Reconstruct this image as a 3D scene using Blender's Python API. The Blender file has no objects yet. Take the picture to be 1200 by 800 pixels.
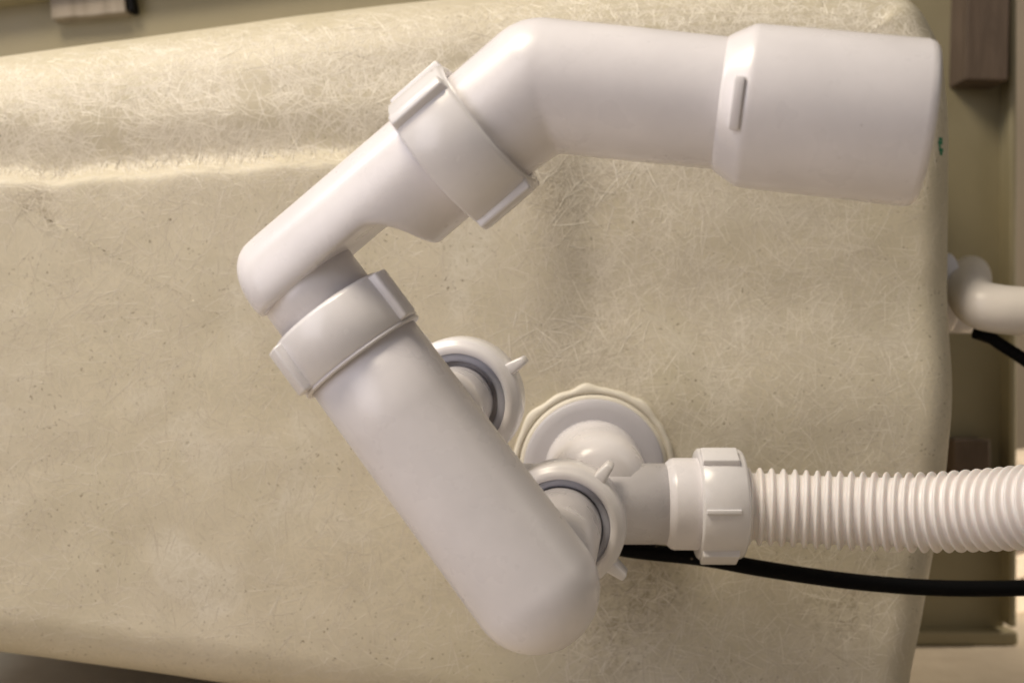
import bpy, bmesh, math, random
from mathutils import Vector, Matrix, noise
from mathutils.bvhtree import BVHTree
random.seed(7)
R_ = math.radians
S = bpy.context.scene
COL = S.collection

# ------------------------------------------------------------------ camera, world, lamps, exposure
CZ = 0.187                      # lens height above the floor
F = 1500.0                      # focal length in pixels of the 1200 px wide photograph
cam = bpy.data.cameras.new('camera')
cam.sensor_width = 36.0
cam.lens = 36.0 * F / 1200.0
cam.clip_start = 0.01
cam.clip_end = 50
cam.dof.use_dof = True
cam.dof.focus_distance = 0.45
cam.dof.aperture_fstop = 11.0
co = bpy.data.objects.new('camera', cam)
COL.objects.link(co)
co.location = (0, 0, CZ)
co.rotation_euler = (R_(90), 0, 0)
S.camera = co

W = bpy.data.worlds.new('World')
S.world = W
W.use_nodes = True
bg = W.node_tree.nodes['Background']
bg.inputs['Color'].default_value = (1.0, 0.95, 0.89, 1)
bg.inputs['Strength'].default_value = 0.135

def area(name, loc, target, size, power, color, size_y=None):
    l = bpy.data.lights.new(name, 'AREA')
    l.shape = 'RECTANGLE'
    l.size = size
    l.size_y = size_y or size
    l.energy = power
    l.color = color
    o = bpy.data.objects.new(name, l)
    COL.objects.link(o)
    o.location = loc
    d = Vector(target) - Vector(loc)
    o.rotation_euler = d.to_track_quat('-Z', 'Y').to_euler()
    return o
area('ceiling_lamp', (-0.40, 0.22, 1.05), (0.0, 0.55, 0.2), 0.36, 9.6, (1.0, 0.87, 0.68))
area('front_left_fill', (-0.95, -0.35, 0.48), (-0.05, 0.5, 0.2), 0.75, 5.8, (0.97, 0.92, 0.98), 0.9)  # added unseen area lamp, broad fill from the front left
area('right_fill', (0.95, 0.15, 0.80), (0.1, 0.5, 0.2), 0.45, 0.9, (1.0, 0.92, 0.82), 0.55)  # added unseen area lamp for highlight lines and a lighter right edge
area('small_window', (-0.85, 0.45, 1.02), (0.0, 0.45, 0.2), 0.07, 2.0, (0.78, 0.89, 1.0), 0.30)
area('board_fill', (1.30, 0.835, 0.50), (0.48, 0.97, 0.08), 0.12, 1.6, (1.0, 0.86, 0.70)).data.spread = R_(40)  # added unseen lamp, narrow spread, brightens the boards behind the rim
S.view_settings.view_transform = 'Standard'
S.view_settings.look = 'None'
S.view_settings.exposure = -0.02
S.view_settings.gamma = 1.0

# ------------------------------------------------------------------ helpers
def P(px, py, d):
    return Vector(((px - 600.0) / F * d, d, CZ + (400.0 - py) / F * d))

WM = {}
def link(o, parent=None, mw=None):
    COL.objects.link(o)
    mw = mw or Matrix.Identity(4)
    if parent is not None:
        o.parent = parent
        o.matrix_basis = WM[parent].inverted() @ mw
    else:
        o.matrix_basis = mw
    WM[o] = mw
    return o

def empty(name, loc, label, cat, group=None):
    o = bpy.data.objects.new(name, None)
    o.empty_display_size = 0.03
    link(o, None, Matrix.Translation(loc))
    o['label'] = label
    o['category'] = cat
    if group:
        o['group'] = group
    return o

def mesh_from(bm, name, mat, smooth=True):
    bmesh.ops.recalc_face_normals(bm, faces=bm.faces)
    me = bpy.data.meshes.new(name)
    bm.to_mesh(me)
    bm.free()
    if smooth:
        for p in me.polygons:
            p.use_smooth = True
    me.materials.append(mat)
    return me

def obj(name, me, parent=None, mw=None):
    o = bpy.data.objects.new(name, me)
    return link(o, parent, mw)

def bevel(o, w, seg=2, ang=35):
    m = o.modifiers.new('bevel', 'BEVEL')
    m.width = w
    m.segments = seg
    m.limit_method = 'ANGLE'
    m.angle_limit = R_(ang)
    m.harden_normals = False
    return o

def bake(o):
    """replace the mesh by its modified one"""
    dg = bpy.context.evaluated_depsgraph_get()
    me = bpy.data.meshes.new_from_object(o.evaluated_get(dg))
    o.modifiers.clear()
    o.data = me
    for p in me.polygons:
        p.use_smooth = True

def rings(bm, rs, closed=False, cap=True):
    """skin a list of rings (lists of Vector)"""
    vs = [[bm.verts.new(v) for v in r] for r in rs]
    n = len(vs[0])
    pairs = list(zip(vs[:-1], vs[1:]))
    if closed:
        pairs.append((vs[-1], vs[0]))
    for a, b in pairs:
        for i in range(n):
            j = (i + 1) % n
            bm.faces.new((a[i], a[j], b[j], b[i]))
    if cap and not closed:
        bm.faces.new(vs[0][::-1])
        bm.faces.new(vs[-1])

def frame(axis, front=Vector((0, -1, 0))):
    a = axis.normalized()
    if abs(a.dot(front)) > 0.97:
        front = Vector((0, 0, 1))
    f = (front - a * front.dot(a)).normalized()
    return a, f, a.cross(f)

def lathe(bm, o, axis, prof, seg=64, closed=False, wob=None, cap=True):
    a, f, s = frame(axis)
    rs = []
    for t, r in prof:
        ring = []
        for i in range(seg):
            th = 2 * math.pi * i / seg
            rr = r + (wob(th, t, r) if wob else 0.0)
            ring.append(o + a * t + (f * math.cos(th) + s * math.sin(th)) * rr)
        rs.append(ring)
    rings(bm, rs, closed, cap)

def smooth_path(pts, n):
    """Catmull-Rom through tuples of numbers / Vectors, n samples in all"""
    k = len(pts)
    out = []
    for q in range(n):
        t = q / (n - 1) * (k - 1)
        i = min(int(t), k - 2)
        u = t - i
        p0 = pts[max(i - 1, 0)]; p1 = pts[i]; p2 = pts[i + 1]; p3 = pts[min(i + 2, k - 1)]
        out.append(0.5 * ((2 * p1) + (p2 - p0) * u + (2 * p0 - 5 * p1 + 4 * p2 - p3) * u * u
                          + (3 * p1 - p0 - 3 * p2 + p3) * u ** 3))
    return out

def sweep(bm, pts, rad, seg=32, cap=True, fixed=None, power=None):
    """tube; rad: list of r or (r_in_picture_plane, r_along_view)"""
    n = len(pts)
    rs = []
    for i, p in enumerate(pts):
        t = fixed or (pts[min(i + 1, n - 1)] - pts[max(i - 1, 0)])
        a, f, s = frame(t)
        r = rad[i] if not hasattr(rad, '__call__') else rad(i)
        ri, rf = r if isinstance(r, tuple) else (r, r)
        ex = 2.0 / power[i] if power else 1.0
        ring = []
        for j in range(seg):
            c_, s_ = math.cos(2 * math.pi * j / seg), math.sin(2 * math.pi * j / seg)
            ring.append(p + f * (rf * math.copysign(abs(c_) ** ex, c_)) + s * (ri * math.copysign(abs(s_) ** ex, s_)))
        rs.append(ring)
    rings(bm, rs, cap=cap)

def ball(bm, c, r, seg=48):
    bmesh.ops.create_uvsphere(bm, u_segments=seg, v_segments=seg // 2, radius=r, matrix=Matrix.Translation(c))

def box(bm, a, b):
    xs, ys, zs = zip(a, b)
    v = [bm.verts.new((x, y, z)) for x in xs for y in ys for z in zs]
    for q in ((0, 1, 3, 2), (4, 6, 7, 5), (0, 4, 5, 1), (2, 3, 7, 6), (0, 2, 6, 4), (1, 5, 7, 3)):
        bm.faces.new([v[i] for i in q])

def basis(o, axis, front=Vector((0, -1, 0))):
    """matrix whose local Z is the axis and local X faces the lens side"""
    a, f, s = frame(axis, front)
    m = Matrix((f, s, a)).transposed().to_4x4()
    m.translation = o
    return m

# ------------------------------------------------------------------ materials
class NT:
    def __init__(self, name):
        self.m = bpy.data.materials.new(name)
        self.m.use_nodes = True
        self.t = self.m.node_tree
        self.b = self.t.nodes['Principled BSDF']
    def n(self, typ, **kw):
        nd = self.t.nodes.new(typ)
        for k, v in kw.items():
            if k in nd.inputs:
                nd.inputs[k].default_value = v
            else:
                setattr(nd, k, v)
        return nd
    def l(self, a, b):
        self.t.links.new(a, b)
    def coord(self):
        return self.n('ShaderNodeTexCoord').outputs['Object']
    def ramp(self, fac, stops):
        r = self.n('ShaderNodeValToRGB')
        e = r.color_ramp.elements
        while len(e) < len(stops):
            e.new(0.5)
        for el, (p, c) in zip(e, stops):
            el.position = p
            el.color = c if len(c) == 4 else (*c, 1)
        self.l(fac, r.inputs['Fac'])
        return r.outputs['Color']
    def mix(self, fac, a, b, mode='MIX'):
        m = self.n('ShaderNodeMix', data_type='RGBA', blend_type=mode)
        for i, v in ((0, fac), (6, a), (7, b)):
            if hasattr(v, 'is_linked'):
                self.l(v, m.inputs[i])
            else:
                m.inputs[i].default_value = v if i == 0 else (v if len(v) == 4 else (*v, 1))
        return m.outputs[2]
    def math(self, op, a, b=0.0, clamp=False):
        m = self.n('ShaderNodeMath', operation=op, use_clamp=clamp)
        for i, v in ((0, a), (1, b)):
            if hasattr(v, 'is_linked'):
                self.l(v, m.inputs[i])
            else:
                m.inputs[i].default_value = v
        return m.outputs[0]
    def noise(self, vec, scale, detail=3, rough=0.5, dist=0.0):
        x = self.n('ShaderNodeTexNoise', Scale=scale, Detail=detail, Roughness=rough, Distortion=dist)
        self.l(vec, x.inputs['Vector'])
        return x.outputs['Fac']
    def bump(self, h, strength, dist):
        x = self.n('ShaderNodeBump', Strength=strength, Distance=dist)
        self.l(h, x.inputs['Height'])
        self.l(x.outputs['Normal'], self.b.inputs['Normal'])

def plastic(name, col, rough=0.3, sss=0.0, dirt=0.06, specks=True):
    k = NT(name)
    c = k.coord()
    n1 = k.noise(c, 38, 4, 0.6)
    dark = tuple(v * (1 - dirt * 1.6) for v in col)
    base = k.mix(k.ramp(n1, [(0.35, (0, 0, 0)), (0.7, (1, 1, 1))]), col, dark)
    if specks:
        vo = k.n('ShaderNodeTexVoronoi', Scale=75)
        k.l(c, vo.inputs['Vector'])
        g = k.ramp(k.noise(c, 55, 2), [(0.54, (0, 0, 0)), (0.60, (1, 1, 1))])
        sp = k.math('MULTIPLY', k.ramp(vo.outputs['Distance'], [(0.03, (1, 1, 1)), (0.055, (0, 0, 0))]), g)
        base = k.mix(k.math('MULTIPLY', sp, 0.6), base, (0.18, 0.15, 0.12))
        sc = k.n('ShaderNodeMapping', vector_type='TEXTURE')
        sc.inputs['Rotation'].default_value = (0.3, R_(40), 0.2)
        sc.inputs['Scale'].default_value = (14, 1, 1)
        k.l(c, sc.inputs['Vector'])
        scr = k.ramp(k.noise(sc.outputs['Vector'], 420, 2, 0.6), [(0.66, (0, 0, 0)), (0.74, (1, 1, 1))])
        base = k.mix(k.math('MULTIPLY', scr, 0.12), base, tuple(v * 0.72 for v in col))
    k.l(base, k.b.inputs['Base Color'])
    n2 = k.noise(c, 90, 3)
    k.l(k.math('ADD', k.math('MULTIPLY', n2, 0.16), rough - 0.08), k.b.inputs['Roughness'])
    k.b.inputs['Specular IOR Level'].default_value = 0.5
    if sss:
        k.b.inputs['Subsurface Weight'].default_value = sss
        k.b.inputs['Subsurface Radius'].default_value = (0.004, 0.003, 0.0025)
        k.b.inputs['Subsurface Scale'].default_value = 0.6
    n3 = k.noise(c, 160, 2)
    k.bump(n3, 0.025, 0.0006)
    return k.m

M_pvc = plastic('white_plastic', (0.80, 0.775, 0.805), 0.29)
M_nut = plastic('nut_plastic', (0.80, 0.78, 0.80), 0.24)
M_hose = plastic('hose_plastic', (0.86, 0.82, 0.81), 0.40, 0.4)
M_seal = plastic('seal_rubber', (0.42, 0.43, 0.50), 0.5)
M_flange_shaded = plastic('flange_plastic_shaded', (0.56, 0.545, 0.59), 0.4)  # shade on the white flange disc put into a greyer base colour
M_washer = plastic('washer_rubber', (0.82, 0.77, 0.67), 0.5, 0, 0.12)
M_black = plastic('black_rubber', (0.004, 0.004, 0.0045), 0.6)
M_black.node_tree.nodes['Principled BSDF'].inputs['Specular IOR Level'].default_value = 0.08
M_elbow = plastic('overflow_plastic', (0.78, 0.73, 0.67), 0.35)

SMUDGE = ((40, 236, 0.010, 0.95), (60, 262, 0.009, 0.4), (728, 735, 0.026, 0.55), (765, 672, 0.020, 0.55), (985, 715, 0.020, 0.6),
          (690, 215, 0.020, 0.35), (690, 420, 0.024, 0.3), (545, 28, 0.011, 0.8), (645, 228, 0.011, 0.5))
def fibreglass(name, fibre=True, tint=(0.56, 0.507, 0.405)):
    k = NT(name)
    c = k.coord()
    big = k.noise(c, 9, 5, 0.6)
    mid = k.noise(c, 45, 5, 0.65)
    base = k.mix(k.ramp(big, [(0.3, (0, 0, 0)), (0.72, (1, 1, 1))]), tint, (tint[0] * 0.88, tint[1] * 0.88, tint[2] * 0.80))
    base = k.mix(k.math('MULTIPLY', k.ramp(mid, [(0.4, (0, 0, 0)), (0.75, (1, 1, 1))]), 0.35), base, (tint[0] * 1.12, tint[1] * 1.12, tint[2] * 1.12))
    h = k.math('MULTIPLY', mid, 0.5)
    if fibre:
        # chopped strands lying at several angles under the resin
        tot = None
        for i, ang in enumerate((12, 47, 80, 113, 149, 171)):
            mp = k.n('ShaderNodeMapping', vector_type='TEXTURE')
            mp.inputs['Rotation'].default_value = (0, R_(ang), 0)
            mp.inputs['Scale'].default_value = (9.0, 2.0, 1.0)
            mp.inputs['Location'].default_value = (0.7 * i, 0.3 * i, 0.9 * i)
            k.l(c, mp.inputs['Vector'])
            f = k.noise(mp.outputs['Vector'], 900, 1, 0.5, 0.1)
            f = k.ramp(f, [(0.57, (0, 0, 0)), (0.70, (1, 1, 1))])
            tot = f if tot is None else k.math('MAXIMUM', tot, f)
        patch = k.ramp(k.noise(c, 16, 4, 0.6), [(0.35, (0.25, 0.25, 0.25)), (0.68, (1, 1, 1))])
        fm = k.math('MULTIPLY', tot, patch)
        base = k.mix(k.math('MULTIPLY', fm, 0.42), base, (tint[0] * 1.22, tint[1] * 1.2, tint[2] * 1.15))
        h = k.math('ADD', h, k.math('MULTIPLY', fm, 0.55))
        # dry, resin-starved patches look whiter
        wp = k.ramp(k.noise(c, 24, 4, 0.6, 0.5), [(0.54, (0, 0, 0)), (0.68, (1, 1, 1))])
        base = k.mix(k.math('MULTIPLY', k.math('MULTIPLY', wp, k.math('ADD', k.math('MULTIPLY', tot, 0.6), 0.4)), 0.38), base, (0.72, 0.69, 0.63))
        # pin holes with trapped dust
        vo = k.n('ShaderNodeTexVoronoi', Scale=360)
        vo.inputs['Randomness'].default_value = 1
        nc = k.n('ShaderNodeTexNoise', Scale=300, Detail=2)
        k.l(c, nc.inputs['Vector'])
        k.l(k.mix(0.006, c, nc.outputs['Color'], 'ADD'), vo.inputs['Vector'])
        gate = k.ramp(k.noise(c, 30, 4, 0.7), [(0.42, (0, 0, 0)), (0.56, (1, 1, 1))])
        pit = k.math('MULTIPLY', k.ramp(vo.outputs['Distance'], [(0.09, (1, 1, 1)), (0.20, (0, 0, 0))]), gate)
        base = k.mix(k.math('MULTIPLY', pit, 0.75), base, (0.14, 0.10, 0.055))
        h = k.math('SUBTRACT', h, k.math('MULTIPLY', pit, 0.6))
        # grubby smudges where the bath was handled
        for (px, py, rad, amt) in SMUDGE:
            p = P(px, py, 0.555)
            dv = k.n('ShaderNodeVectorMath', operation='DISTANCE')
            k.l(c, dv.inputs[0])
            dv.inputs[1].default_value = p
            g = k.math('SUBTRACT', 1.0, k.math('DIVIDE', dv.outputs['Value'], rad), True)
            sp = k.ramp(k.noise(c, 240, 5, 0.8, 0.6), [(0.46, (0, 0, 0)), (0.60, (1, 1, 1))])
            mk = k.math('MULTIPLY', k.math('MULTIPLY', k.math('POWER', g, 0.7), sp), amt)
            base = k.mix(mk, base, (0.15, 0.105, 0.055))
    k.l(base, k.b.inputs['Base Color'])
    k.l(k.math('ADD', k.math('MULTIPLY', mid, 0.3), 0.38), k.b.inputs['Roughness'])
    k.bump(h, 0.09 if fibre else 0.3, 0.0010)
    return k.m
M_frp = fibreglass('fibreglass_mat')
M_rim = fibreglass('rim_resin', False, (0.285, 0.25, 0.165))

def strand_mat():
    k = NT('glass_strand')
    at = k.n('ShaderNodeAttribute', attribute_name='tone')
    col = k.ramp(at.outputs['Fac'], [(-0.0, (0.20, 0.155, 0.10)), (0.2, (0.45, 0.395, 0.31)), (0.45, (0.585, 0.53, 0.435)), (1.0, (0.88, 0.83, 0.73))])
    k.l(col, k.b.inputs['Base Color'])
    k.b.inputs['Roughness'].default_value = 0.38
    return k.m
M_strand = strand_mat()

def wood(name, a, b, rot=0.0):
    k = NT(name)
    mp = k.n('ShaderNodeMapping')
    mp.inputs['Rotation'].default_value = (0, rot, 0)
    mp.inputs['Scale'].default_value = (1, 1, 0.12)
    k.l(k.coord(), mp.inputs['Vector'])
    g = k.noise(mp.outputs['Vector'], 160, 5, 0.65, 0.6)
    k.l(k.mix(k.ramp(g, [(0.3, (0, 0, 0)), (0.7, (1, 1, 1))]), a, b), k.b.inputs['Base Color'])
    k.b.inputs['Roughness'].default_value = 0.75
    k.bump(g, 0.4, 0.001)
    return k.m
M_wood = wood('rough_wood', (0.125, 0.088, 0.064), (0.075, 0.052, 0.036))
M_wood2 = wood('pale_wood', (0.30, 0.26, 0.215), (0.20, 0.17, 0.135), R_(90))

def rough(name, a, b, scale, bump=0.3):
    k = NT(name)
    c = k.coord()
    g = k.noise(c, scale, 6, 0.65)
    k.l(k.mix(k.ramp(g, [(0.3, (0, 0, 0)), (0.7, (1, 1, 1))]), a, b), k.b.inputs['Base Color'])
    k.b.inputs['Roughness'].default_value = 0.8
    k.bump(k.noise(c, scale * 6, 5, 0.7), bump, 0.002)
    return k.m
M_floor = rough('dusty_floor', (0.52, 0.455, 0.355), (0.39, 0.33, 0.25), 14)
M_wall = rough('plaster', (0.52, 0.44, 0.34), (0.45, 0.38, 0.29), 5)
M_board = rough('pale_board', (0.66, 0.57, 0.46), (0.52, 0.44, 0.34), 30)
M_green = rough('green_ink', (0.02, 0.16, 0.08), (0.06, 0.24, 0.14), 400, 0.1)

# ------------------------------------------------------------------ setting: floor, wall
def sheet(name, pts, mat):
    bm = bmesh.new()
    bm.faces.new([bm.verts.new(p) for p in pts])
    o = obj(name, mesh_from(bm, name, mat, False))
    o['kind'] = 'structure'
    return o
sheet('floor', [(-3, -1.6, 0), (3, -1.6, 0), (3, 1.5, 0), (-3, 1.5, 0)], M_floor)
bm = bmesh.new(); box(bm, (-3, 1.5, -0.05), (3, 1.6, 2.6))
o = obj('wall', mesh_from(bm, 'wall', M_wall, False)); o['kind'] = 'structure'

# ------------------------------------------------------------------ bathtub shell
Y0 = 0.555
bath = empty('bathtub', (0.05, 0.80, 0.0),
             'cream fibreglass bath lying on its side with its rough underside facing the camera', 'bathtub')
def sstep(a, b, x):
    t = min(max((x - a) / (b - a), 0.0), 1.0)
    return t * t * (3 - 2 * t)
def sig(x):
    return 1 / (1 + math.exp(-max(min(x, 40), -40)))
def relief(x, z):
    """how far the outside of the bath stands away from the plane Y0 (+ = away from the camera)"""
    px = 600 + x / Y0 * F
    py = 400 - (z - CZ) / Y0 * F
    yl = 204 - 0.058 * px + 7 * math.exp(-((px - 55) / 35.0) ** 2) + 5 * noise.noise(Vector((px * 0.012, 0.3, 2.2)))
    ml = sig((py - yl) / (4.3 + 1.2 * noise.noise(Vector((px * 0.02, 7, 1)))))
    mr = sig((670 - px) / 17.0)
    fade = 1 - sstep(330, 500, py)
    pad = ml * (1 - (1 - mr) * fade)
    left = sig((760 - px) / 60.0)
    h = 0.0095 * (1 - pad)
    h -= 0.0026 * math.exp(-((py - (yl - 62)) / 34.0) ** 2) * left
    h += 0.0022 * noise.noise(Vector((x * 9, z * 9, 1.3)))
    h += 0.0006 * noise.noise(Vector((x * 45, z * 45, 5.1)))
    return h
out_px = [(-190, 90), (-110, 68), (0, 50), (200, 22), (400, -4), (600, -26), (800, -42), (960, -42), (1055, -22), (1097, 37), (1110, 118),
          (1112, 220), (1112, 340), (1111, 450), (1101, 560), (1083, 670), (1064, 770), (1045, 850), (985, 905), (880, 905),
          (740, 880), (500, 832), (250, 795), (0, 762), (-100, 749), (-190, 720), (-235, 600), (-240, 400), (-230, 200)]
dO = 0.585
ctrl = [P(a, b, dO) for a, b in out_px]
ring_pts = smooth_path([ctrl[-1]] + ctrl + [ctrl[0], ctrl[1]], 31 * 20)[20:-20]
N = len(ring_pts)
nrm = []
for i in range(N):
    t = ring_pts[(i + 2) % N] - ring_pts[i - 2]
    nrm.append(Vector((-t.z, 0, t.x)).normalized())      # outward for a clockwise outline
cen = P(380, 430, dO)
if (ring_pts[0] - cen).dot(nrm[0]) < 0:
    nrm = [-v for v in nrm]
for _ in range(6):
    nrm = [(nrm[i - 1] + nrm[i] * 2 + nrm[(i + 1) % N]).normalized() for i in range(N)]
bm = bmesh.new()
allr = []
Rin, Rdp = [], []
for i in range(N):
    up = max(nrm[i].z, 0) ** 1.5
    dn = max(-nrm[i].z, 0)
    Rin.append(0.020 + 0.018 * up + 0.006 * dn)
    Rdp.append(0.030 + 0.026 * up + 0.004 * dn)
K = 110
for k in range(1, K + 1):
    ring = []
    for i in range(N):
        e = ring_pts[i] - nrm[i] * Rin[i]
        p = cen.lerp(e, k / K)
        ring.append(Vector((p.x, Y0 + relief(p.x, p.z), p.z)))
    allr.append(ring)
for k in range(1, 13):
    a = k / 12 * math.pi / 2
    ring = []
    for i in range(N):
        p = ring_pts[i] - nrm[i] * Rin[i] * (1 - math.sin(a))
        ring.append(Vector((p.x, Y0 + relief(p.x, p.z) + Rdp[i] * (1 - math.cos(a)), p.z)))
    allr.append(ring)
for t in (0.03, 0.07, 0.12, 0.2):
    ring = []
    for i in range(N):
        p = ring_pts[i] + nrm[i] * t * 0.10
        y = Y0 + relief(ring_pts[i].x, ring_pts[i].z) + Rdp[i] + t
        ring.append(Vector((p.x, min(y, 0.801), max(p.z, 0.004))))
    allr.append(ring)
vs = [[bm.verts.new(v) for v in r] for r in allr]
c0 = bm.verts.new((cen.x, Y0 + relief(cen.x, cen.z), cen.z))
for i in range(N):
    bm.faces.new((c0, vs[0][(i + 1) % N], vs[0][i]))
for a, b in zip(vs[:-1], vs[1:]):
    for i in range(N):
        j = (i + 1) % N
        bm.faces.new((a[i], a[j], b[j], b[i]))
shell_me = mesh_from(bm, 'shell', M_frp)
obj('shell', shell_me, bath)
tree = BVHTree.FromPolygons([v.co.copy() for v in shell_me.vertices], [tuple(p.vertices) for p in shell_me.polygons])

# rim of the bath standing on the floor, its turned lip towards us
RD = 0.80
def rimpt(px, py, d=RD):
    p = P(px, py, d)
    return Vector((p.x, p.y, max(p.z, 0.0)))
top_l, top_r = P(-500, 72, RD), P(1176, -150, RD)
bot_r, bot_l = Vector((P(1176, 0, RD).x, RD, 0.0)), Vector((P(-500, 0, RD).x, RD, 0.0))
bm = bmesh.new()
q = [top_l, top_r, bot_r + Vector((0, 0, 0.004)), bot_l + Vector((0, 0, 0.004))]
f_ = [bm.verts.new(v) for v in q]
b_ = [bm.verts.new(v + Vector((0, 0.006, 0))) for v in q]
bm.faces.new(f_)
bm.faces.new(b_[::-1])
for i in range(4):
    j = (i + 1) % 4
    bm.faces.new((f_[i], b_[i], b_[j], f_[j]))
rim = obj('rim', mesh_from(bm, 'rim', M_rim, False), bath)
bm = bmesh.new()
def bar(bm, a, b, w, dep):
    """square bar between two points of the rim plane"""
    t = (b - a).normalized()
    s = Vector((-t.z, 0, t.x)) * w / 2
    y = Vector((0, dep, 0))
    r1 = [a - s - y, a + s - y, a + s + y * 0.2, a - s + y * 0.2]
    r2 = [v + (b - a) for v in r1]
    rings(bm, [r1, r2])
xr = P(1176, 0, RD).x
bar(bm, Vector((xr, RD, 0.012)), top_r, 0.0045, 0.016)
bar(bm, Vector((bot_l.x, RD, 0.0046)), Vector((xr + 0.004, RD, 0.0046)), 0.0085, 0.014)
bar(bm, top_l, top_r, 0.005, 0.018)
lip = bevel(obj('lip', mesh_from(bm, 'lip', M_rim, False), rim), 0.0015, 2)

def block(px0, py0, px1, py1, dep, mat, tilt=0.0):
    a, b = P(px0, py0, RD), P(px1, py1, RD)
    c = (a + b) / 2
    w, h = abs(b.x - a.x) / 2, abs(a.z - b.z) / 2
    bm = bmesh.new()
    box(bm, (-w, -dep, -h), (w, 0.0, h))
    bmesh.ops.subdivide_edges(bm, edges=bm.edges, cuts=3, use_grid_fill=True)
    for v in bm.verts:
        v.co += Vector(noise.noise_vector(v.co * 60 + c * 9)) * 0.0007
    mw = Matrix.Translation(c + Vector((0, 0.001, 0))) @ Matrix.Rotation(tilt, 4, 'Y')
    o = obj('wooden_block', mesh_from(bm, 'wooden_block', mat, False), bath, mw)
    return bevel(o, 0.0008, 2)
o = block(1115, -140, 1163, 104, 0.030, M_wood, R_(1.2)); o['label'] = 'long dark wooden block at the upper right of the rim'
o = block(1104, 512, 1146, 600, 0.022, M_wood); o['label'] = 'short dark wooden block just above the ribbed hose'
o = block(66, -12, 152, 24, 0.012, M_wood2, R_(-5)); o['label'] = 'flat grey wooden block at the upper left of the rim'
o = block(153, -26, 160, 18, 0.012, M_black, R_(-8)); o.name = 'dark_gap_strip'; o['label'] = 'thin black strip standing in for the dark gap at the end of the wooden block'  # black strip stands in for the dark gap beside the block

# green ink mark on the rounded edge
bm = bmesh.new()
def on_shell(px, py, lift=0.0002):
    d = P(px, py, 1.0) - Vector((0, 0, CZ))
    hit = tree.ray_cast(Vector((0, 0, CZ)), d.normalized())
    return (None, None) if hit[0] is None else (hit[0] + hit[1] * (lift if hit[1].dot(d) < 0 else -lift), hit[1])
for k, (xa, xb) in enumerate(((1100, 1104), (1099, 1104), (1100, 1102), (1100, 1105), (1101, 1104))):
    y = 161 + k * 4.2
    c4 = [on_shell(a, b)[0] for a, b in ((xa, y), (xb, y + 0.6), (xb, y + 4.6), (xa, y + 4.0))]
    if all(c4):
        bm.faces.new([bm.verts.new(v) for v in c4])
obj('ink_mark', mesh_from(bm, 'ink_mark', M_green, False), bath)

# loose glass strands standing out of the resin
verts, faces, tone = [], [], []
def strand(px, py, ang, length, width, curve, t, lift=0.00004):
    n = 5
    prev = None
    a = ang
    x, y = px - math.cos(a) * length / 2, py - math.sin(a) * length / 2
    pts = []
    for i in range(n):
        h, nr = on_shell(x, y, lift * (0.55 + 0.9 * math.sin(math.pi * (i + 0.3) / n)))
        if h is None or abs(nr.y) < 0.12:
            return
        if nr.y > 0:
            nr = -nr
        pts.append((h, nr))
        x += math.cos(a) * length / (n - 1)
        y += math.sin(a) * length / (n - 1)
        a += curve / (n - 1)
    for i in range(n):
        h, nr = pts[i]
        tg = pts[min(i + 1, n - 1)][0] - pts[max(i - 1, 0)][0]
        if tg.length < 1e-6 or tg.length > 0.03:
            return
        s = tg.normalized().cross(nr) * width * (0.5 if i in (0, n - 1) else 1.0) * 0.5
        b = len(verts)
        low = h - nr * 0.00005
        verts.extend((low - s, h + nr * width * 0.05, low + s))
        tone.extend((t, t, t))
        if i:
            faces.append((b - 3, b, b + 1, b - 2))
            faces.append((b - 2, b + 1, b + 2, b - 1))
def dens(px, py):
    yl = 206 - 0.058 * px
    d = 0.32
    d += 0.95 * math.exp(-((py - (yl - 75)) / 80.0) ** 2)                     # on the top roll
    d += 0.55 * math.exp(-((px - 690) / 60.0) ** 2) * sstep(480, 380, py)      # down the crease
    d += 0.45 * math.exp(-((px - 700) / 130.0) ** 2 - ((py - 430) / 60.0) ** 2)
    if px > 640:
        d += 0.25 * sstep(520, 300, py) * sstep(1080, 980, px)
    d *= 1 - 0.55 * sstep(660, 560, px) * sstep(230, 320, py)
    d *= sstep(1112, 1050, px)
    return d
cnt = 0
while cnt < 34000:
    px, py = random.uniform(-60, 1120), random.uniform(-30, 830)
    if random.random() > dens(px, py):
        continue
    cnt += 1
    if noise.noise(Vector((px * 0.012, py * 0.012, 3))) < -0.28 and random.random() < 0.7:
        continue
    yl = 206 - 0.058 * px
    roll = math.exp(-((py - (yl - 80)) / 90.0) ** 2)
    base = 0.30 + 0.18 * roll + (0.24 + 0.30 * roll + 0.16 * sstep(600, 700, px)) * random.random()
    for (sx, sy, sr, sa) in SMUDGE:
        dd = math.hypot(px - sx, py - sy) / (sr / 0.37e-3)
        if dd < 1 and random.random() < sa * (1 - dd * 0.7) and noise.noise(Vector((px * 0.06, py * 0.06, 4))) > -0.1:
            base *= 0.5
    strand(px, py, random.uniform(0, math.pi), random.choice((14, 20, 28, 36)) * random.uniform(0.8, 1.25),
           random.uniform(0.00020, 0.00038), random.gauss(0, 0.13), base * random.uniform(0.85, 1.12))
for (cx, cy, n, sp) in ((660, 400, 26, 26), (690, 230, 30, 45), (645, 195, 40, 30), (350, 95, 30, 110), (430, 60, 40, 60), (690, 385, 20, 40)):
    for _ in range(n):
        strand(random.gauss(cx, sp), random.gauss(cy, sp * 0.6), random.uniform(0, math.pi), random.uniform(20, 46),
               random.uniform(0.0002, 0.0004), random.gauss(0, 0.2), random.uniform(0.55, 1.0), 0.00012)
me = bpy.data.meshes.new('glass_strands')
me.from_pydata(verts, [], faces)
at = me.attributes.new('tone', 'FLOAT', 'POINT')
at.data.foreach_set('value', tone)
me.materials.append(M_strand)
o = obj('glass_strands', me, bath)
o['kind'] = 'stuff'

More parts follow.
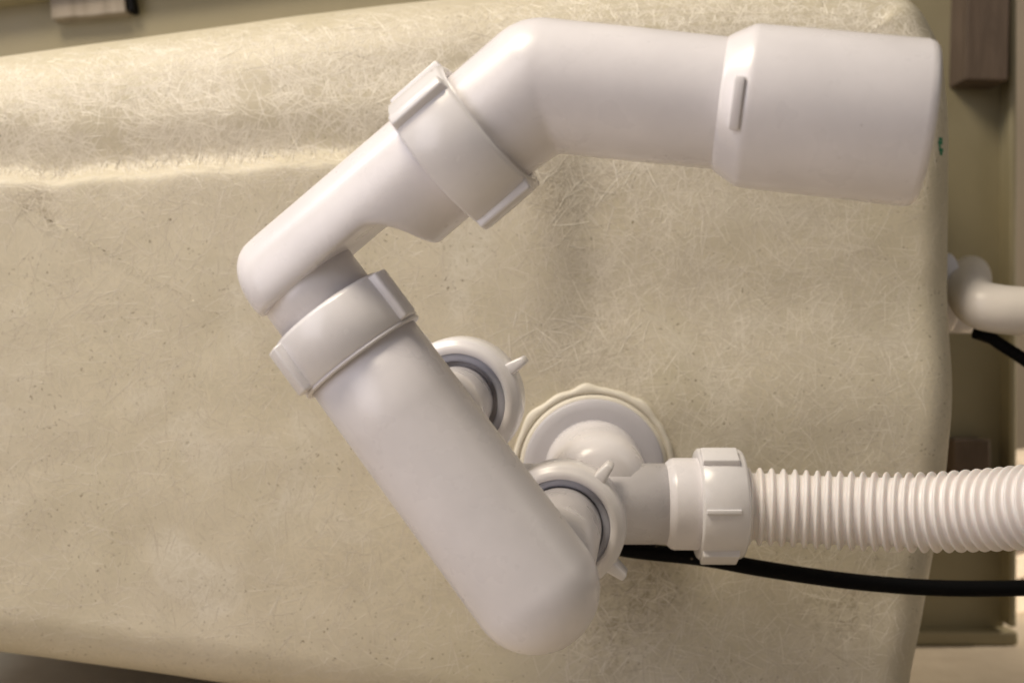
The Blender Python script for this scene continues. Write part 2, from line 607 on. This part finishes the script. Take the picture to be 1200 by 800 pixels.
# ------------------------------------------------------------------ waste trap
trap = empty('waste_trap', P(694, 547, Y0),
             'white plastic bath waste trap with a slanting tube, two elbows and threaded nuts', 'waste trap')

def nut_mesh(name, Rn, ro, L, mat, dome=0.0012):
    """union nut along +Z from 0 (open end) to L (end face with the pipe hole ro)"""
    bm = bmesh.new()
    prof = [(0.0, Rn - 0.004), (0.0, Rn - 0.0008), (0.0008, Rn), (L * 0.5, Rn), (L - 0.0016, Rn - 0.0003), (L - 0.0004, Rn - 0.0012),
            (L, Rn - 0.0026), (L + dome * 0.6, (Rn + ro) / 2), (L + dome * 0.3, ro + 0.0008), (L - 0.0003, ro), (L - 0.0035, ro - 0.0002), (L - 0.0035, ro - 0.003), (0.0006, ro - 0.003)]
    lathe(bm, Vector(), Vector((0, 0, 1)), prof, 72, closed=True)
    return mesh_from(bm, name, mat)
def lug_mesh(name, Rn, L, wid, hgt, z0=0.0, taper=0.75, mat=None):
    """raised grip on the nut's side, pointing along local +X"""
    bm = bmesh.new()
    x0, x1 = Rn - 0.0025, Rn + hgt
    y = wid / 2
    r1 = [Vector((x0, -y, z0)), Vector((x0, y, z0)), Vector((x1, y * taper, z0 + 0.0004)), Vector((x1, -y * taper, z0 + 0.0004))]
    r2 = [Vector((v.x, v.y, z0 + L - (0.0006 if k > 1 else 0))) for k, v in enumerate(r1)]
    rings(bm, [r1, r2])
    bmesh.ops.bevel(bm, geom=list(bm.edges), offset=min(0.0009, wid * 0.2, hgt * 0.3), segments=2, affect='EDGES', profile=0.5)
    return mesh_from(bm, name, mat or M_nut)
def put_nut(me, mw, lugs, lug_me, parent, label=None):
    o = obj('union_nut', me, parent, mw)
    if label:
        o['label'] = label
    for ang in lugs:
        m, lm = (ang, lug_me) if not isinstance(ang, tuple) else ang
        obj('lug', lm, o, mw @ Matrix.Rotation(R_(m), 4, 'Z'))
    return o

# --- waste flange against the bath
fc = P(694, 547, Y0 + 0.004)
ax = Vector((0, -1, 0))
bm = bmesh.new()
wob = lambda th, t, r: (0.0013 * max(0.0, math.sin(th * 7 + 0.9 + 0.8 * math.sin(th * 2))) ** 1.5 + 0.0007 * noise.noise(Vector((math.cos(th) * 5, math.sin(th) * 5, 0)))) if r > 0.0338 else 0.0
lathe(bm, fc, ax, [(-0.006, 0.02), (-0.006, 0.0349), (0.0040, 0.0353), (0.0058, 0.0350), (0.0068, 0.0343), (0.0070, 0.0330), (0.0066, 0.0326), (0.0058, 0.0324), (0.0058, 0.0319), (0.0076, 0.0316), (0.0084, 0.0311),
                   (0.0086, 0.0303), (0.0084, 0.0200)], 160, closed=True, wob=wob)
o = obj('washer', mesh_from(bm, 'washer', M_washer), trap); o['label'] = 'cream rubber washer with an uneven edge'
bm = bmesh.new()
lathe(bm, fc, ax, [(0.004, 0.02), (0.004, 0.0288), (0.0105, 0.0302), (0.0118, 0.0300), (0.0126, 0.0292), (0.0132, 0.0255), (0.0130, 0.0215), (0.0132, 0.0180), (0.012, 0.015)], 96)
obj('flange', mesh_from(bm, 'flange', M_flange_shaded), trap)

# --- body: pipe running to the right with the branches behind the two nuts
by, bz = 0.512, P(700, 590, 0.512).z
rb = 0.0161
bm = bmesh.new()
xl, xrr = P(556, 0, by).x, P(782, 0, by).x
lathe(bm, Vector((xl, by, bz)), Vector((1, 0, 0)), [(-0.004, rb - 0.004), (-0.002, rb - 0.001), (0, rb), (xrr - xl, rb)], 56)
ball(bm, Vector((fc.x, by, bz)), rb * 1.02)
lathe(bm, Vector((fc.x, fc.y - 0.0115, fc.z)), Vector((0, -1, -0.06)), [(0, 0.0214), (0.003, 0.0208), (0.024, 0.0203), (0.034, 0.0196), (0.042, 0.0170), (0.046, 0.0125)], 56)
NL, NU = P(658, 617, 0.492), P(536, 471, 0.492)
T0, T1 = P(626, 688, 0.400), P(424, 416, 0.403)
sd = (T0 - NL).normalized()
lathe(bm, NL - sd * 0.004, -sd, [(0, 0.020), (0.010, 0.019), (0.014, 0.012)], 56)
lathe(bm, NU - sd * 0.004, -sd, [(0, 0.020), (0.010, 0.019), (0.022, 0.014), (0.026, 0.008)], 56)
sweep(bm, [NU - sd * 0.014, Vector((NU.x, by + 0.006, (NU.z + bz) / 2)), Vector((xl + 0.012, by, bz))], [0.0145, 0.0145, 0.0145], 40)
body = obj('trap_body', mesh_from(bm, 'trap_body', M_pvc), trap)
bm = bmesh.new()
lathe(bm, Vector((P(779, 0, by).x, by, bz)), Vector((1, 0, 0)), [(0, 0.012), (0, rb - 0.0004), (0.0004, rb + 0.0002), (0.0022, rb + 0.0018), (0.0034, rb + 0.0022), (0.016, rb + 0.0022), (0.016, 0.012)], 64)
bevel(obj('collar', mesh_from(bm, 'collar', M_pvc), body), 0.0004)

# --- slanting tube with its two branches
tax = (T1 - T0).normalized()
TL = (T1 - T0).length
rt = 0.0206
bm = bmesh.new()
lathe(bm, T0, tax, [(-rt * math.cos(R_(a)) , rt * math.sin(R_(a))) for a in (2, 8, 15, 22, 29, 36, 43, 50, 57, 64, 71, 78, 84)] + [(0, rt), (TL * 0.25, rt - 0.00025), (TL * 0.5, rt - 0.0005), (TL * 0.75, rt - 0.00075), (TL + 0.004, rt - 0.0010)], 96)
rs_ = 0.0164
tube = obj('trap_tube', mesh_from(bm, 'trap_tube', M_pvc), trap)
bm = bmesh.new()
lathe(bm, NL + sd * (-0.008), sd, [(0, rs_ - 0.001), (0.05, rs_), ((T0 - NL).length + 0.008, rs_ + 0.001)], 64)
qU = NU + sd * ((T0 - NL).length + 0.002)
tp = T0 + tax * (qU - T0).dot(tax)
obj('branch_pipe', mesh_from(bm, 'branch_pipe', M_pvc), tube)
bm = bmesh.new()
lathe(bm, NU + sd * (-0.008), (tp - NU), [(0, rs_ - 0.003), ((tp - NU).length + 0.006, rs_)], 64)
obj('branch_pipe', mesh_from(bm, 'branch_pipe', M_pvc), tube)

# nuts behind the tube, with their seals
nb = nut_mesh('union_nut', 0.0248, 0.0190, 0.017, M_nut, 0.0008)
lb = lug_mesh('lug', 0.0248, 0.0125, 0.0055, 0.0062, 0.0038, 0.55)
def branch_nut(c, lugs, label):
    mw = basis(c - sd * 0.013, sd, Vector((0, 0, 1)))
    n = put_nut(nb, mw, lugs, lb, trap, label)
    bm = bmesh.new()
    bmesh.ops.create_circle(bm, segments=4, radius=0.001)
    bm.clear()
    lathe(bm, Vector(), Vector((0, 0, 1)), [(0.0120, 0.0158), (0.0142, 0.0158), (0.0148, 0.0166), (0.0148, 0.0180), (0.0142, 0.0192), (0.0120, 0.0192)], 64, closed=True)
    obj('seal', mesh_from(bm, 'seal', M_seal), n, mw)
    return n
branch_nut(NL, (-38, -128, 142, 52), 'white nut with a grip tab beside the hose pipe')
branch_nut(NU, (-58, -148, 122, 32), 'white nut half hidden behind the slanting tube')

# --- nut at the top of the tube
na = nut_mesh('union_nut', 0.0218, 0.0169, 0.0180, M_nut, 0.0002)
la = lug_mesh('lug', 0.0218, 0.0172, 0.0072, 0.0024, 0.0, 0.88)
mA = basis(T1 + tax * (-0.0002), tax)
put_nut(na, mA, (61, -58, 160, -160), la, trap, 'white nut at the upper end of the slanting tube')
bm = bmesh.new()
lathe(bm, T1 - tax * 0.0012, tax, [(0, 0.0185), (0, 0.0213), (0.0006, 0.0217), (0.0011, 0.0213), (0.0011, 0.0185)], 72, closed=True)
obj('tube_lip', mesh_from(bm, 'tube_lip', M_pvc), tube)

# --- swivel elbow above it
def UW(u, w):
    d = 0.406 - 0.0000543 * (u - 36)
    return P(u * 0.76 + w * 0.65, -u * 0.65 + w * 0.76, d)
L0 = T1 + tax * (0.0180 - 0.004)
tlip = None
for q in range(4000):
    c_ = T1 + tax * (q * 0.00002)
    if 400 - (c_.z - CZ) / c_.y * F <= 328:
        tlip = q * 0.00002
        break
LIP = T1 + tax * tlip
bm = bmesh.new()
lathe(bm, L0, tax, [(0, 0.0166), ((LIP - L0).length + 0.006, 0.0166)], 64)
neck = obj('neck', mesh_from(bm, 'neck', M_pvc), trap)
bm = bmesh.new()
lathe(bm, LIP, tax, [(0, 0.0174), (0.0030, 0.0175), (0.0065, 0.0168), (0.0092, 0.0150), (0.0110, 0.0120), (0.0116, 0.008)], 64)
# the arm: a round bore flattened underneath up to the mouth, where it opens to the full circle
UA = (UW(270, 478) - UW(40, 478)).normalized()
fa, ff, fs = frame(UA)
stations = [(-1, 14, 6), (2, 34, 9), (8, 52, 10), (17, 64, 10), (28, 70.5, 10), (42, 72.5, 10), (90, 72.5, 10), (140, 72.5, 10), (160, 72.5, 10.5), (170, 72.5, 12),
            (178, 72.5, 18), (186, 72.5, 27), (194, 72.5, 41), (200, 72.5, 58), (205, 72.5, 80), (215, 72.5, 120), (270, 72.5, 120)]
st = smooth_path([Vector(v) for v in stations], 130)
rs = []
for v in st:
    c_ = UW(v.x, 478)
    k_ = c_.y / F
    ring = []
    for j in range(96):
        th = 2 * math.pi * j / 96
        a_, b_ = v.y * math.cos(th), v.y * math.sin(th)
        sft = 5.0                                            # rounded edge where the flat underside starts
        e_ = (b_ - v.z) / sft
        b_ = b_ - sft * (math.log1p(math.exp(min(e_, 30))) if e_ < 30 else e_)
        ring.append(c_ + ff * (a_ * k_) + fs * (b_ * k_))
    rs.append(ring)
rings(bm, rs)
elb = obj('swivel_elbow', mesh_from(bm, 'swivel_elbow', M_pvc), trap)
m = elb.modifiers.new('r', 'REMESH'); m.mode = 'VOXEL'; m.voxel_size = 0.0007; m.use_smooth_shade = True
m = elb.modifiers.new('s', 'SMOOTH'); m.factor = 0.5; m.iterations = 26
bake(elb)

# --- second nut and the outlet pipe
u2 = (UW(345, 484) - UW(262, 484)).normalized()
n2c = UW(264, 484)
n2 = nut_mesh('union_nut', 0.0242, 0.0200, 0.0205, M_nut, 0.0002)
l2 = lug_mesh('lug', 0.0242, 0.0200, 0.0050, 0.0023, 0.0, 0.85)
m2 = basis(n2c, u2)
put_nut(n2, m2, (-40, 66, -100, -165, 125), l2, trap, 'white nut between the elbow and the outlet pipe')
J = P(634, 100, 0.388)
E = P(1085, 146, 0.370)
bm = bmesh.new()
pa = (E - J).normalized()
rp = 0.0199
lathe(bm, n2c + u2 * 0.012, (J - n2c - u2 * 0.012), [(0, rp - 0.001), ((J - n2c - u2 * 0.012).length, rp)], 72)
ball(bm, J, rp * 1.002, 64)
tS = (P(846, 121, 0.3795) - J).length
lathe(bm, J, pa, [(0, rp), (tS * 0.5, rp - 0.0002), (tS + 0.006, rp - 0.0006)], 72)
outp = obj('outlet_pipe', mesh_from(bm, 'outlet_pipe', M_pvc), trap)
m = outp.modifiers.new('r', 'REMESH'); m.mode = 'VOXEL'; m.voxel_size = 0.0008; m.use_smooth_shade = True
m = outp.modifiers.new('s', 'SMOOTH'); m.factor = 0.5; m.iterations = 8
bake(outp)
bm = bmesh.new()
so = J + pa * tS
LS = (E - so).length
Rs = 0.0239
lathe(bm, so, pa, [(-0.0008, rp - 0.003), (-0.0008, rp - 0.0009), (0.0, rp - 0.0001), (0.0010, rp + 0.0006), (0.0062, Rs - 0.0006), (0.0072, Rs - 0.0001), (0.0085, Rs), (LS - 0.0030, Rs + 0.0002),
                   (LS - 0.0012, Rs - 0.0003), (LS - 0.0002, Rs - 0.0012), (LS, Rs - 0.0022), (LS - 0.001, Rs - 0.0028), (0.012, Rs - 0.003), (0.008, rp - 0.003)], 96, closed=True)
sock = obj('socket', mesh_from(bm, 'socket', M_pvc), outp)
bm = bmesh.new()
mS = basis(so, pa)
vv = []
for t in (0.0030, 0.0060):
    for dr in (-0.0035, 0.0011):
        for a_ in range(9):
            th = R_(-28 + 36 * a_ / 8)
            r = Rs - 0.0006 + dr
            vv.append(((t, dr, a_), bm.verts.new((r * math.cos(th), -r * math.sin(th), t))))
g = dict(vv)
ts, ds = (0.0030, 0.0060), (-0.0035, 0.0011)
for a_ in range(8):
    for t in ts:
        bm.faces.new((g[t, ds[0], a_], g[t, ds[1], a_], g[t, ds[1], a_ + 1], g[t, ds[0], a_ + 1]))
    for d_ in ds:
        bm.faces.new((g[ts[0], d_, a_], g[ts[1], d_, a_], g[ts[1], d_, a_ + 1], g[ts[0], d_, a_ + 1]))
for a_ in (0, 8):
    bm.faces.new((g[ts[0], ds[0], a_], g[ts[1], ds[0], a_], g[ts[1], ds[1], a_], g[ts[0], ds[1], a_]))
bevel(obj('mould_tab', mesh_from(bm, 'mould_tab', M_pvc), outp, mS), 0.0004)

# ------------------------------------------------------------------ ribbed overflow hose with its nut
hs = Vector((P(816, 0, by).x, by, bz))
hose = empty('overflow_hose', hs, 'white ribbed hose running right from the nut on the trap', 'hose')
nc = nut_mesh('union_nut', 0.0221, 0.0152, 0.0184, M_nut, 0.0004)
lc = lug_mesh('lug', 0.0221, 0.0142, 0.0024, 0.0010, 0.0006, 0.7)
lw = lug_mesh('lug', 0.0221, 0.0152, 0.0105, 0.0017, 0.0002, 0.9)
put_nut(nc, basis(hs, Vector((1, 0, 0))), ((1, lc), (62, lw), (-62, lw), (118, lc), (180, lw), (-118, lc)), lc, hose)
hp = [P(870, 593, by - 0.001), P(905, 594, 0.5095), P(960, 597, 0.506), P(1020, 599, 0.500), P(1080, 600, 0.492), P(1140, 598, 0.481), P(1200, 594, 0.467), P(1270, 586, 0.449), P(1340, 578, 0.43)]
fine = smooth_path(hp, 900)
pitch, ns = 0.00445, 12
acc, samples, nxt = 0.0, [fine[0]], pitch / ns
for a, b in zip(fine[:-1], fine[1:]):
    acc += (b - a).length
    if acc >= nxt:
        samples.append(b)
        nxt += pitch / ns
rad = []
for i in range(len(samples)):
    ph = (i % ns) / ns
    g_ = max(0.0, 1 - (abs(ph - 0.5) / 0.27) ** 2) ** 0.55
    rad.append(0.0133 + 0.0022 * g_)
bm = bmesh.new()
sweep(bm, samples, rad, 56)
obj('hose_tube', mesh_from(bm, 'hose_tube', M_hose), hose)

# ------------------------------------------------------------------ overflow elbow at the right edge
ov = empty('overflow_elbow', P(1128, 345, 0.62), 'plain white elbow pipe sticking out beside the right edge of the bath', 'pipe elbow')
pp = [P(1137, 322, 0.70), P(1137, 326, 0.66), P(1136, 333, 0.625), P(1137, 344, 0.603), P(1147, 356, 0.590), P(1170, 362, 0.585), P(1205, 365, 0.583), P(1270, 368, 0.58), P(1330, 370, 0.578)]
bm = bmesh.new()
q_ = smooth_path(pp, 70)
sweep(bm, q_, [0.0105 + 0.0007 * sstep(0.3, 0.6, i / 69) + 0.0003 * math.sin(i) * 0 for i in range(70)], 44)
obj('elbow_pipe', mesh_from(bm, 'elbow_pipe', M_elbow), ov)
bm = bmesh.new()
fx = P(1107, 343, 0.635)
lathe(bm, fx, Vector((1, 0, 0)), [(-0.012, 0.008), (-0.012, 0.0195), (0.0, 0.0200), (0.0016, 0.0195), (0.0022, 0.018), (0.0022, 0.006)], 48)
obj('back_plate', mesh_from(bm, 'back_plate', M_pvc), ov)
bm = bmesh.new()
lathe(bm, P(1110, 366, 0.640), Vector((1, 0, 0.0)), [(-0.006, 0.0105), (0.0125, 0.0105), (0.0130, 0.009)], 40)
obj('spigot', mesh_from(bm, 'spigot', M_pvc), ov)

# ------------------------------------------------------------------ black cables
def cable(name, pts, r, label):
    bm = bmesh.new()
    s = smooth_path(pts, 90)
    sweep(bm, s, [r] * 90, 24)
    c = s[len(s) // 2]
    me = mesh_from(bm, name, M_black)
    me.transform(Matrix.Translation(-c))
    o = obj(name, me, None, Matrix.Translation(c))
    o['label'] = label
    o['category'] = 'cable'
    return o
cable('black_cable', [P(650, 628, 0.535), P(740, 644, 0.533), P(820, 653, 0.531), P(900, 667, 0.530), P(1000, 681, 0.532), P(1100, 688.5, 0.535), P(1200, 688.5, 0.54), P(1300, 684, 0.55)], 0.0034,
      'thick black cable passing behind the nut and sagging below the ribbed hose')
cc = cable('black_cable', [P(1150, 391, 0.600), P(1160, 395, 0.598), P(1175, 405, 0.596), P(1200, 421, 0.594), P(1240, 450, 0.592), P(1280, 470, 0.59)], 0.0029,
           'short black cable coming out from under the plain elbow pipe')
bm = bmesh.new()
a_, b_ = P(1140, 387.5, 0.602), P(1167, 396, 0.599)
lathe(bm, a_, (b_ - a_), [(0, 0.002), (0.0006, 0.0034), (0.009, 0.0036), (0.0105, 0.0028)], 28)
obj('cable_sleeve', mesh_from(bm, 'cable_sleeve', M_black), cc)

# ------------------------------------------------------------------ pale boards stacked on the floor behind the rim
z = 0.0
for k, (th, gap, sh) in enumerate(((0.016, 0.009, 0.0), (0.016, 0.008, 0.004), (0.020, 0.010, 0.001), (0.018, 0.0, 0.003))):
    bm = bmesh.new()
    box(bm, (-0.16, -0.05, 0), (0.16, 0.05, th))
    o = obj('board', mesh_from(bm, 'board', M_board, False), None, Matrix.Translation((0.375 + sh, 0.90, z)) @ Matrix.Rotation(R_(40), 4, 'Z') @ Matrix.Translation((0.10, 0.05, 0)))
    bevel(o, 0.0015)
    o['label'] = ('lowest', 'second lowest', 'second highest', 'topmost')[k] + ' pale board of the spaced stack on the floor beyond the bath rim'
    o['category'] = 'board'
    o['group'] = 'pale boards stacked on the floor'
    z += th
    if gap:
        for sx in (0.03, 0.28):
            bm = bmesh.new()
            box(bm, (-0.01, -0.045, 0), (0.01, 0.045, gap))
            s_ = obj('spacer', mesh_from(bm, 'spacer', M_wood, False), o, WM[o] @ Matrix.Translation((sx - 0.16, 0, th)))
    z += gap
